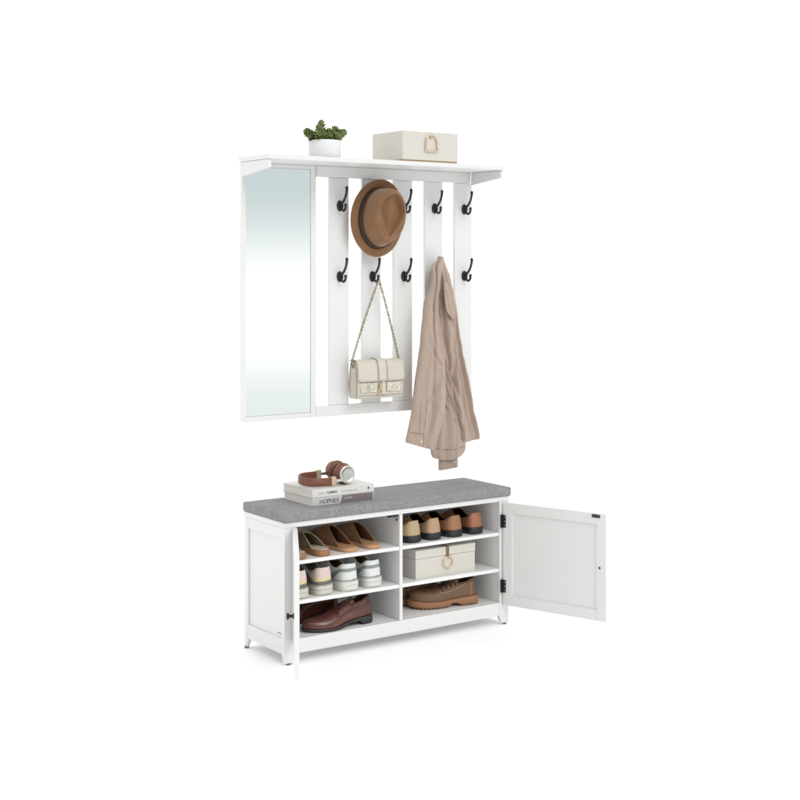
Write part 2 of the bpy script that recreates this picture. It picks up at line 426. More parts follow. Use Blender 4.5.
for hx, hy, hz, dx, dz in heads:
    hz = .058 + (hz-.058)*.70
    tip = Vector((hx, hy, hz)); base = Vector((hx*.35, hy*.4, .056))
    ax = (Vector((dx, hy*10*.5, dz))).normalized()
    mid = base.lerp(tip, .5) + Vector((0,0,.006))
    pts = [base.lerp(mid, t).lerp(mid.lerp(tip, t), t) for t in (0,.25,.5,.75,1)]
    stm.tube(pts, .0028, 6)
    sd = ax.cross(Vector((.3,.9,.1))).normalized(); bb = ax.cross(sd)
    k = 0
    for layer, (off, spread, L, n) in enumerate(((-.022,1.35,.017,5),(-.013,1.15,.021,6),(-.006,.85,.021,6),(0,.5,.017,5),(.004,.18,.012,3))):
        for q in range(n):
            a = 2*PI*q/n + layer*.7 + random.uniform(-.2,.2)
            d = ax*cos(spread) + (sd*cos(a)+bb*sin(a))*sin(spread)
            leaf(tip + ax*off*.8, d, L*random.uniform(.9,1.15), .0066*random.uniform(.85,1.15), ax)
lf.build('foliage', LEAF, pot); stm.build('stem', STEM, pot)

def ring_tube(mb, pts, r, mi=0): mb.tube(pts, r, 8, mi, closed=True)
BX = thing('storage_box', 'pale cream box with a gold stirrup handle on the right of the top shelf', 'box', (.688, -.101, 1.7662))
m = MB().box(-.126, .126, -.101, .099, .0, .006); m.build('base_strip', CREAMT, BX)  # thin tan strip under the box body
m = MB().box(-.1285, .1285, -.104, .102, .0055, .1135); m.build('body', CREAM, BX, bevel=.0018)
def stirrup(par, c, w_, h_, r, y):
    pts = []
    for k in range(24):
        t = k/23*PI
        pts.append((c[0] + w_*cos(t)*.5, y, c[1] + h_*.12 + sin(t)**.8*h_*.50))
    pts += [(c[0]-w_*.55, y, c[1]-h_*.3), (c[0]-w_*.57, y, c[1]-h_*.44), (c[0]-w_*.3, y, c[1]-h_*.48), (c[0], y, c[1]-h_*.49), (c[0]+w_*.3, y, c[1]-h_*.48), (c[0]+w_*.57, y, c[1]-h_*.44), (c[0]+w_*.55, y, c[1]-h_*.3)]
    mm = MB(); ring_tube(mm, pts, r); return mm.build('handle', GOLD, par)
stirrup(BX, (.0, .066), .050, .056, .0026, -.1095)
MB().box(-.006, .006, -.112, -.1042, .090, .102).build('handle_tab', GOLD, BX, bevel=.001)

B2 = thing('storage_box', 'cream lidded box with brown strap and round gold ring, on a bench shelf', 'box', (.716, -.165, .2157), 0)
m = MB().box(-.138, .138, -.098, .095, .0, .0745); m.build('body', CREAM, B2, bevel=.0015)
m = MB().box(-.1392, .1392, -.0992, .096, .0752, .107); m.build('lid', CREAM, B2, bevel=.002)
STRAP = mat('brown_strap', (.20,.12,.06), .5)
m = MB().box(-.0, .013, -.1020, -.0995, .064, .1082); m.box(-.0, .013, -.102, -.06, .1072, .1085); m.build('strap', STRAP, B2, bevel=.0006)
m = MB(); ring_tube(m, [(.0065 + .0215*cos(2*PI*k/36), -.1045, .0480 + .0215*sin(2*PI*k/36)) for k in range(36)], .0022)
m.build('ring', GOLD, B2)

# ------------------------------------------------------------------ hat
FELT = mat('brown_felt', (.25,.125,.056), .85, sheen=.35, bump=.35, bscale=350, noise_amt=.22, nscale=14)
FELTIN = mat('hat_lining', (.07,.035,.018), .8)
BAND = mat('dark_hat_band', (.050,.023,.014), .7, bump=.2, bscale=300)
hat = thing('fedora_hat', 'brown felt fedora with a dark band hanging on an upper hook', 'hat', (.548, -.056, 1.556), rot=(math.radians(-3), math.radians(7), math.radians(-4)))
A_, B_ = .083, .116
def crown_pt(s, a, off=0):
    # s 0 base -> 1 crown edge
    rx = sctrl([(0, A_), (.15, A_*.97), (.5, A_*.90), (.8, A_*.82), (.93, A_*.76), (1, A_*.70)], s) + off
    rz = sctrl([(0, B_), (.15, B_*.98), (.5, B_*.93), (.8, B_*.87), (.93, B_*.81), (1, B_*.76)], s) + off
    top = .103 + .012*sin(a)            # crown a little taller towards the top of the picture (front pinch)
    h = sctrl([(0, 0), (.15, .17), (.5, .58), (.8, .9), (1, 1.0)], s) * top
    pin = 1 - .10*s*max(0, math.exp(-((a + PI/2 + .5)/.35)**2))  - .10*s*max(0, math.exp(-((a + PI/2 - .5)/.35)**2))
    return Vector((rx*cos(a)*pin, -h, rz*sin(a)*pin))
m = MB(); N = 72; rows = []
for i in range(15):
    s_ = i/14; rows.append([crown_pt(s_, 2*PI*k/N - PI) for k in range(N)])
# the teardrop dent: rings going inward from the crown edge, sharp ridge, long hollow pinched at the bottom
edge = rows[-1]
for t in (.97, .93, .88, .83, .78, .72, .65, .57, .48, .38, .27, .15, .001):
    r = []
    for k in range(N):
        a = 2*PI*k/N - PI; e = edge[k]
        x = e.x*t; z = e.z*t; zz = z/(B_*.74)
        half = A_*.70*(math.sqrt(max(0, 1-((zz-.18)/.80)**2)) if zz > .18 else max(0, (zz+.98)/1.16)**.8*1.0)*.94
        c0 = .003
        dd = half - abs(x - c0)
        d = min(1, max(0, dd/.014)); d = d*d*(3-2*d)
        e1 = min(1, max(0, (1-t)/.16)); d *= e1*e1*(3-2*e1)
        bump_ = .009*math.exp(-((x-c0)/.022)**2)*d
        ridge = .0045*math.exp(-(dd/.007)**2)*min(1, (1-t)/.06)
        y0 = lerp(-.103 - .012*(zz), e.y, .5)
        yb = -(.103 + .012*z/(B_*.76)) if t < .96 else e.y
        r.append(Vector((x, yb - ridge - .003*(1-t)*min(1, (1-t)*8) + (.028+.006*zz)*d - bump_, z)))
    rows.append(r)
m.grid(rows, 0, True, closed=True); m.build('crown', FELT, hat, sub=1)
m = MB(); rows = []
for i in range(5):
    s_ = .015 + .235*i/4; rows.append([crown_pt(s_, 2*PI*k/N - PI, .0018) for k in range(N)])
m.grid(rows, 0, True, closed=True); m.build('hat_band', BAND, hat, solid=(.0015, 1))
m = MB(); rows = []
for i in range(9):
    t = i/8; r = []
    for k in range(N):
        a = 2*PI*k/N - PI
        rx = lerp(A_-.001, .1175, t); rz = lerp(B_-.001, .148, t)
        y = -.010*t*t*sin(a)*1.2 + .008*t*t*cos(2*a) - .006*(t**3)*(cos(a) < 0)*abs(cos(a))
        r.append(Vector((rx*cos(a), y, rz*sin(a))))
    rows.append(r)
m.grid(rows, 0, True, closed=True); m.build('brim', [FELT, FELTIN], hat, solid=(.0026, 0), sub=1)

# ------------------------------------------------------------------ handbag
bag = thing('handbag', 'small cream leather shoulder bag hanging by a chain strap from a lower hook', 'handbag', (.547, -.045, .880))
def rbox(mb, x0, x1, y0, y1, z0, z1): return mb.box(x0, x1, y0, y1, z0, z1)
# body: trapezoid side profile, rounded
m = MB(); prof = []
yz = [(-.028,-.006),(-.033,.003),(-.034,.05),(-.030,.10),(-.022,.136),(.020,.136),(.028,.10),(.031,.05),(.031,.003),(.026,-.006)]
m.prism(yz, 'x', -.103, .103); o = m.build('body', LEATHERC, bag, bevel=.004, seg=3)
# gusset folds at the sides
for sx in (-1, 1):
    g = MB(); g.tube([(sx*.1035, -.024, .0), (sx*.1045, -.026, .05), (sx*.104, -.022, .10), (sx*.1035, -.014, .134)], .0018, 8)
    g.tube([(sx*.1035, .024, .0), (sx*.1045, .026, .05), (sx*.104, .022, .10), (sx*.1035, .014, .134)], .0018, 8)
    g.build('piping', LEATHERD, bag)
# flap
def flap_rows(x0, x1, zend, off, n=14, rnd=.0):
    rows = []
    path = [(.024, .137), (.012, .1405), (-.010, .1410), (-.024, .138), (-.0335, .128), (-.0372, .112), (-.0392, .09), (-.0400, .07), (-.0398, zend)]
    for j, (y, z) in enumerate(path):
        r = []
        for i in range(n + 1):
            u = i/n; x = lerp(x0, x1, u); zz = z
            if j == len(path)-1:
                e = min(u, 1-u)*abs(x1-x0)
                if e < rnd: zz = z + (rnd - math.sqrt(max(0, rnd*rnd - (rnd-e)**2)))
            r.append((x, y - off*(1 if y < -.02 else 0) - .0008*sin(PI*u), zz + off*(1 if y >= -.024 else 0)))
        rows.append(r)
    return rows
m = MB(); m.grid(flap_rows(-.106, .1035, .058, .001, 40, .012)); m.build('flap', [LEATHERC, LEATHERD], bag, solid=(.003, 1, 0, 1))
m = MB(); m.grid(flap_rows(-.016, .022, .060, .0042, 6)); m.build('flap_strap', [LEATHERC, LEATHERD], bag, solid=(.0022, 1, 0, 1))
for x in (-.0175, .0235):
    m = MB(); m.tube([(x, y-.0045, z) for y, z in ((-.010,.1425),(-.025,.139),(-.0345,.128),(-.038,.112),(-.040,.09),(-.0405,.062))], .0009, 6); m.build('seam', LEATHERD, bag)
# woven metallic panels and clasp under the flap
WEAVE = mat('glitter_panel', (.80,.74,.62), .35, .35, bump=1.0, bscale=110, noise_amt=.5, nscale=90)
for x0, x1 in ((-.094, -.018), (.024, .094)):
    MB().box(x0, x1, -.0385, -.0335, .018, .056).build('sequin_panel', WEAVE, bag, bevel=.002)
m = MB(); m.tube([(-.100,-.0340,.007),(.0,-.0345,.005),(.100,-.0340,.007)], .0012, 6); m.build('seam', LEATHERD, bag)
MB().box(-.0005, .016, -.0415, -.034, .010, .066).build('closure_tab', LEATHERC, bag, bevel=.002)
m = MB(); ring_tube(m, [(-.009+.0075*cos(2*PI*k/20), -.044, .022+.0085*sin(2*PI*k/20)) for k in range(20)], .0016)
ring_tube(m, [(-.009+.006*cos(2*PI*k/20), -.045, .006+.007*sin(2*PI*k/20)) for k in range(20)], .0015)
m.box(-.012, -.006, -.046, -.040, .028, .052); m.sphere((-.009, -.046, .022), .0035); m.build('clasp', GOLD, bag, bevel=0)
CHM = mat('chain_metal', (.50,.43,.28), .3, 1, noise_amt=.5, nscale=200)
CHL = mat('chain_leather', (.62,.58,.48), .5)
def chain(a, b, sag, n):
    m = MB(); a = Vector(a); b = Vector(b)
    for i in range(n):
        t = (i+.5)/n; p = a.lerp(b, t) + Vector((sag.x, sag.y, sag.z))*sin(PI*t); t2 = t+.01
        q = a.lerp(b, t2) + Vector((sag.x, sag.y, sag.z))*sin(PI*t2)
        d = (q-p).normalized(); s1 = d.cross(Vector((0,1,0))).normalized(); s2 = d.cross(s1)
        ang = (PI/4 if i % 2 else -PI/4) + .2*sin(i*1.7); e = s1*cos(ang)+s2*sin(ang)
        L = (b-a).length/n*.78
        pts = [p + d*cos(2*PI*k/12)*L + e*sin(2*PI*k/12)*.0044 for k in range(12)]
        m.tube(pts, .0015, 6, 0, closed=True)
    # woven leather thread
    pts = []
    for i in range(n*4+1):
        t = i/(n*4); p = a.lerp(b, t) + Vector((sag.x, sag.y, sag.z))*sin(PI*t)
        ph = t*n*PI*.5; pts.append(p + Vector((cos(ph), sin(ph), 0))*.0013)
    m.tube(pts, .0013, 6, 1)
    return m
topL = (.0125, .004, .438); topR = (.0165, .002, .438)
o = (0)
chain((-.108, 0, .138), (.0135, .006, .4365), Vector((-.006, 0, -.004)), 42).build('chain', [CHM, CHL], bag)
chain((.1045, 0, .138), (.0165, -.0, .4365), Vector((.004, 0, -.006)), 42).build('chain', [CHM, CHL], bag)
m = MB(); m.tube([(.0135,.006,.4365),(.0145,.004,.4415),(.0155,.002,.4418),(.0165,0,.4365)], .0022, 8); m.build('chain', CHM, bag)
for sx in (-1, 1):
    m = MB(); ring_tube(m, [(sx*.1065 + .0018*cos(2*PI*k/20), .010*cos(2*PI*k/20), .128+.010*sin(2*PI*k/20)) for k in range(20)], .0018)
    m.sphere((sx*.1065, 0, .116), (.003, .0065, .0065)); m.build('strap_ring', CHM, bag)

# ------------------------------------------------------------------ jacket / overshirt on a lower hook
CLOTH = mat('taupe_cloth', (.44,.34,.28), .92, sheen=.25, bump=.5, bscale=700, noise_amt=.07, nscale=45)
CLOTH2 = mat('taupe_cloth_inside', (.33,.242,.19), .95, bump=.4, bscale=700)
SEAMD = mat('taupe_seam', (.20,.14,.105), .9)
BUTTON = mat('white_button', (.75,.72,.68), .3)
jk = thing('overshirt', 'taupe buttoned overshirt hanging from a lower hook, right of the handbag', 'shirt', (.857, -.06, .56))
JO = (.857, -.06, .56)
def drape(name, rows, yc, t, folds, seed=0, parent=None, m_=None, taper=0, wob=.004, lap=1.0, n=80, nr=120, bottom_curve=None):
    """rows: (z, xL, xR) from top to bottom -> a closed, flattened, folded tube of cloth"""
    rows = sorted(rows, reverse=True)
    zs = [r[0] for r in rows]
    out = []
    L = [(-r[0], r[1]) for r in rows]; R = [(-r[0], r[2]) for r in rows]
    for i in range(nr + 1):
        z = lerp(zs[0], zs[-1], i/nr)
        xl, xr = sctrl(L, -z), sctrl(R, -z); w_ = xr - xl; ring = []
        f = (zs[0]-z)/(zs[0]-zs[-1])
        th = t*min(1, .25 + f*3.0)
        for k in range(n):
            a = 2*PI*k/n; u = .5 - .5*cos(a)          # 0 left ..1 right, first half = front
            x = lerp(xl, xr, u); side = 1 if k <= n/2 else -1
            y = yc(f) if callable(yc) else yc
            y -= side*th*abs(sin(a))**.75*(1 if side > 0 else .45)
            if side > 0:
                for (c0, c1, wd, dp, f0, f1) in folds:   # fold line from u=c0 (top) to c1 (bottom)
                    g = (f - f0)/(f1 - f0)
                    if 0 <= g <= 1:
                        cc = lerp(c0, c1, g); y += dp*math.exp(-((u-cc)/wd)**2)*sin(PI*min(1, max(0, g)))**.5*abs(sin(a))**.4
            nz = noise.noise(Vector((x*11+seed, z*4.5, seed*1.7)))*wob + noise.noise(Vector((x*34+seed, z*13, seed)))*wob*.45
            if side > 0:
                nz += abs(noise.noise(Vector((x*24+z*5+seed, z*6+x*3, seed*.3))))*wob*.9
                nz += (1-min(1, abs(noise.noise(Vector((x*15-z*7+seed*2, z*9, seed)))*5)))**2*wob*.22
            y += nz*abs(sin(a))**.5*side
            zz = z
            if bottom_curve: zz = z + bottom_curve(u, f)
            ring.append((x + noise.noise(Vector((z*22, seed, u)))*wob*.35, y, zz))
        out.append(ring)
    mb = MB(); mb.grid(out, 0, True, closed=True); mb.fan(out[0], 0, True, smooth=True); mb.fan(out[-1], 0, False, smooth=False)
    o = mb.build(name, m_ or CLOTH, parent or jk, off=JO); h = n//2
    def on(x, z, off=.0007):
        best = None
        for ring in out:
            pts = ring[:h+1]
            for p, q in zip(pts, pts[1:]):
                if p[0] <= x <= q[0] + 1e-9:
                    t_ = (x-p[0])/max(q[0]-p[0], 1e-9); zz = lerp(p[2], q[2], t_); e = abs(zz-z)
                    if best is None or e < best[0]: best = (e, lerp(p[1], q[1], t_))
        return (x, (best[1] if best else out[len(out)//2][h//2][1]) - off, z)
    return on
drape('back_panel', [(1.413,.846,.858),(1.398,.838,.874),(1.359,.815,.891),(1.308,.806,.909),(1.222,.81,.931),(1.124,.82,.946),(1.026,.825,.966),(.908,.85,.996),(.79,.87,1.023),(.731,.89,1.039),(.696,.90,1.047),(.684,.905,1.044)],
      lambda f: -.038, .020, [(.66,.74,.06,.028,.03,1.1),(.86,.82,.05,.016,.25,1.1),(.94,.93,.05,-.012,.3,1.3)], 3.1, wob=.009, bottom_curve=lambda u, f: (-.010*sin(PI*u)*f**6))
lowp = drape('lower_panel', [(.95,.822,.862),(.89,.820,.888),(.831,.815,.927),(.772,.81,.950),(.714,.800,.966),(.668,.796,.970),(.645,.797,.967),(.632,.803,.958)],
      lambda f: -.054, .014, [(.42,.40,.07,.012,.0,1.3),(.78,.66,.06,-.008,.1,1.3),(.22,.22,.05,-.008,.2,1.4),(.6,.55,.04,-.005,.3,1.4)], 7.7, wob=.005, bottom_curve=lambda u, f: (-.020*sin(PI*min(1,u*1.05))**.6*f**5))
cuf = drape('sleeve', [(.71,.852,.93),(.652,.850,.933),(.605,.845,.938),(.571,.845,.939)], lambda f: -.040, .014, [(.5,.5,.2,.004,0,1.2)], 2.2, wob=.002,
      bottom_curve=lambda u, f: .006*u*f**4)
fr = drape('front_panel', [(1.412,.838,.852),(1.396,.832,.856),(1.339,.842,.864),(1.281,.848,.872),(1.222,.842,.883),(1.164,.838,.896),(1.086,.842,.906),(1.008,.842,.917),(.929,.842,.927),(.85,.851,.939),(.79,.880,.948),(.728,.917,.955),(.684,.945,.960)],
      lambda f: -.056, .024, [(.25,.22,.16,.030,.02,.50),(.88,.72,.08,-.012,.3,.95),(.30,.62,.06,.020,.42,.9),(.70,.30,.07,.014,.55,1.0),(.22,.62,.05,-.014,.55,.95),(.15,.8,.04,-.012,.66,.98),(.05,.62,.05,.014,.72,1.0),(.5,.9,.04,.010,.60,.85)], 5.5, wob=.012)
def scurve(u, f): return -.040*u*f**7 + .010*f**7
sl = drape('sleeve', [(1.410,.826,.836),(1.394,.796,.835),(1.37,.776,.829),(1.34,.779,.819),(1.297,.772,.806),(1.243,.745,.796),(1.166,.733,.800),(1.051,.719,.821),(.936,.698,.836),(.849,.686,.838),(.784,.674,.822),(.727,.662,.800),(.690,.653,.786)],
      lambda f: -.088, .036, [(.30,.50,.07,.022,.01,.30),(.60,.45,.06,.016,.12,.62),(.88,.86,.05,-.012,.05,.8),(.35,.28,.07,-.010,.4,.95),(.82,.62,.05,-.012,.5,1.0),(.5,.60,.05,.016,.55,1.02),(.2,.8,.035,.010,.44,.60),(.9,.3,.035,.010,.62,.80)], 9.3, wob=.008, bottom_curve=scurve)
# seams, slit, placket, collar edge and buttons follow the cloth
def strip(name, f_, pts, r=.0010, mt=SEAMD, off=.0002):
    P = []
    for (x0, z0), (x1, z1) in zip(pts, pts[1:]):
        for k in range(8): P.append(f_(lerp(x0, x1, k/8), lerp(z0, z1, k/8), off))
    P.append(f_(*pts[-1], off))
    P = [P[0]] + [tuple((a+b+c)/3 for a, b, c in zip(*t3)) for t3 in zip(P, P[1:], P[2:])] + [P[-1]]
    mm = MB(); mm.tube(P, r, 6); return mm.build(name, mt, jk, off=JO)
strip('seam', sl, [(.665,.738),(.69,.734),(.714,.730)])
strip('seam', sl, [(.713,.730),(.715,.705),(.712,.682)])
strip('seam', sl, [(.714,.732),(.718,.78),(.724,.82),(.729,.862)], .0009)
strip('seam', sl, [(.697,.735),(.701,.79),(.707,.855)], .0007)
strip('seam', lowp, [(.812,.664),(.85,.653),(.90,.652),(.955,.660)], .0010)
strip('seam', cuf, [(.912,.625),(.914,.60),(.917,.578)], .0008)
col_ = [(.833,1.285),(.846,1.26),(.862,1.222),(.876,1.185),(.883,1.166)]
strip('collar', fr, col_, .0028, CLOTH, .0018); strip('seam', fr, [(x-.003, z-.006) for x, z in col_], .0009, SEAMD, .0002)
drape('collar', [(1.315,.838,.850),(1.28,.838,.862),(1.235,.842,.874),(1.20,.850,.882),(1.178,.866,.886),(1.168,.876,.885)], lambda f: -.086, .007, [(.1,.5,.2,.004,.1,1.2)], 1.4, wob=.002, n=24, nr=18)
for f_, x, z in ((sl, .7035, .702), (cuf, .9105, .600)):
    mm = MB(); mm.sphere(f_(x, z, .001), (.0042,.0022,.0042), 12, 6); mm.build('button', BUTTON, jk, off=JO)

# ------------------------------------------------------------------ books and headphones on the cushion
PAPER = mat('paper', (.70,.68,.63), .8, noise_amt=.18, nscale=160, stretch=(.05,.05,6))
COVA = mat('book_cover_pale', (.66,.645,.625), .5, noise_amt=.03)
COVB = mat('book_cover_grey', (.56,.55,.54), .5, noise_amt=.03)
COVM = mat('book_cover_mauve', (.20,.165,.165), .5, noise_amt=.25, nscale=30)
INK = mat('ink', (.09,.085,.085), .6); INKL = mat('ink_light', (.35,.34,.33), .6); INKW = mat('ink_white', (.62,.6,.58), .6); INKR = mat('ink_red', (.22,.08,.07), .6)
def book(label, x0, x1, y0, y1, z, th, cov, rz=0):
    t = thing('book', label, 'book', ((x0+x1)/2, (y0+y1)/2, z), rz, 'books stacked on the bench cushion')
    hx, hy = (x1-x0)/2, (y1-y0)/2; c = .0022
    MB().box(-hx+.003, hx-.003, -hy+.0022, hy-.004, c, th-c).build('pages', PAPER, t)
    m = MB(); m.box(-hx, hx, -hy, hy, .0, c); m.box(-hx, hx, -hy, hy, th-c, th); m.box(-hx, hx, -hy-.0002, -hy+.002, .0003, th-.0003)
    m.build('cover', cov, t, bevel=.0006)
    return t, hx, hy
def spineM(x, y, z): return Matrix.Translation((x, y, z)) @ Matrix(((1,0,0,0),(0,0,-1,0),(0,1,0,0),(0,0,0,1)))
t, hx, hy = book('lower book of the stack under the headphones, half its spine mauve-brown', .150, .409, -.236, -.030, .5258, .0292, COVB)
text('title', 'HOPNEX', .0215, INK, t, spineM(-hx+.030, -hy-.0004, .0062), bold=.0002, spacing=.93)
m = MB(); m.prism([(-.012, .0012), (-.004, .0280), (hx-.004, .0280), (hx-.004, .0012)], 'y', -hy-.0007, -hy-.0001); m.build('spine_block', COVM, t)
text('subtitle', 'alexander', .009, INKW, t, spineM(.004, -hy-.0009, .015))
text('subtitle', 'NEW', .008, INKR, t, spineM(.083, -hy-.0009, .013))
t, hx, hy = book('upper pale book of the stack, directly under the headphones', .149, .411, -.237, -.026, .5553, .0292, COVA, math.radians(.4))
text('title', 'COMING', .0105, INK, t, spineM(-hx+.060, -hy-.0004, .0105), bold=.0004)
text('subtitle', 'LIGHT', .0095, INKL, t, spineM(-hx+.024, -hy-.0004, .0105))
text('subtitle', 'interior & design living', .0075, INKL, t, spineM(-hx+.120, -hy-.0004, .0115))
m = MB(); m.lathe([(0,.0006),(.0042,.0006),(.0046,.0)], (hx-.025, -hy-.0001, .0150), 'y', 16); m.build('publisher_dot', INK, t)
ZB = .5846
BRL = mat('brown_leather', (.190,.062,.034), .42, bump=.3, bscale=400, noise_amt=.3, nscale=60)
BRD = mat('dark_brown_foam', (.050,.020,.013), .7)
PALEM = mat('champagne_metal', (.72,.66,.58), .3, 1)
hp = thing('headphones', 'brown leather headphones with brushed silver discs lying on the books', 'headphones', (.26, -.16, ZB))
def L(x, y, z): return (x-.26, y+.16, z-ZB)
def cup(cx_, cy_, cz_, sg):
    # sg -1: disc faces the viewer (-y), +1: disc faces the wall
    c = L(cx_, cy_, cz_)
    def pr(lst): return [(r, -h*sg) for r, h in lst] if sg > 0 else lst
    f = lambda lst: [(r, h if sg < 0 else -h) for r, h in lst]
    a = MB(); a.lathe(f([(.0205,-.037),(.025,-.0395),(.031,-.0385),(.0365,-.034),(.038,-.028),(.0365,-.022),(.0335,-.0195),(.0330,-.0180)]), c, 'y', 40); a.lathe(f([(.0207,-.037),(.0195,-.030),(.010,-.024),(0,-.024)]), c, 'y', 40, 1)
    pad = a.build('ear_pad', [BRL, BRD], hp)
    b = MB(); b.lathe(f([(.0335,-.0190),(.0340,-.016),(.0345,-.010),(.0335,-.003),(.0318,.0)]), c, 'y', 40); b.build('ear_cup', BRL, hp)
    d = MB(); d.lathe(f([(.0316,-.001),(.0322,.002),(.031,.0045),(.0285,.0052),(.0272,.004)]), c, 'y', 44); d.build('ring', PALEM, hp)
    e = MB(); e.lathe(f([(.0272,.0040),(.0262,.0048),(.0255,.0036),(.016,.0024),(.006,.0018),(0.0001,.0018)]), c, 'y', 44); e.build('disc', BRUSH, hp)
def brushed():
    m = bpy.data.materials.new('brushed_disc'); m.use_nodes = True; nt = m.node_tree; b = nt.nodes['Principled BSDF']
    b.inputs['Base Color'].default_value = (.46,.46,.44,1); b.inputs['Metallic'].default_value = 1; b.inputs['Roughness'].default_value = .30
    b.inputs['Anisotropic'].default_value = .85
    tg = nt.nodes.new('ShaderNodeTangent'); tg.direction_type = 'RADIAL'; tg.axis = 'Y'
    nt.links.new(tg.outputs[0], b.inputs['Tangent']); return m
BRUSH = brushed()
cup(.313, -.209, .6225, -1); cup(.326, -.090, .6235, 1)
# headband: a U lying on its side
def hband(x0, r, n, w_, th, z0, zr):
    rows = []
    return rows
m = MB(); path = []
for t in [i/40 for i in range(1, 40)]:
    a = lerp(-PI/2, PI/2, t); x = .205 - .054*cos(a)**.9; y = -.157 + .050*sin(a); z = .6025 + .010*(y+.209)/.104
    path.append((x, y, z))
path = [(.245, -.209, .6025), (.225, -.2085, .6025)] + path + [(.225, -.1055, .6123), (.245, -.105, .6125)]
rows = []
for i, p in enumerate(path):
    a = Vector(path[max(i-1,0)]); b = Vector(path[min(i+1,len(path)-1)]); t = (b-a).normalized(); nn = t.cross(Vector((0,0,1))).normalized()
    H, T = .0150, .0046; ring = []
    for k in range(16):
        q = 2*PI*k/16; u = abs(cos(q))**.6*(1 if cos(q) > 0 else -1); v = abs(sin(q))**.5*(1 if sin(q) > 0 else -1)
        ring.append(Vector(L(*p)) + nn*u*T + Vector((0,0,1))*v*H)
    rows.append(ring)
m.grid(rows, 0, True, closed=True); m.fan(rows[0], 0, True); m.fan(rows[-1], 0); m.build('headband', BRL, hp)
for y, z in ((-.209, .602), (-.105, .614)):
    m = MB(); a = L(.245, y-.0058, z-.0185); m.box(a[0], a[0]+.020, a[1], a[1]+.0116, a[2], a[2]+.036); m.build('slider', mat('champagne_satin', (.55,.44,.31), .45, .6), hp, bevel=.003)
    m = MB(); a = L(.264, y-.003, z-.006); m.box(a[0], a[0]+.030, a[1], a[1]+.006, a[2]+.002, a[2]+.013); m.build('arm', STEEL, hp, bevel=.002)

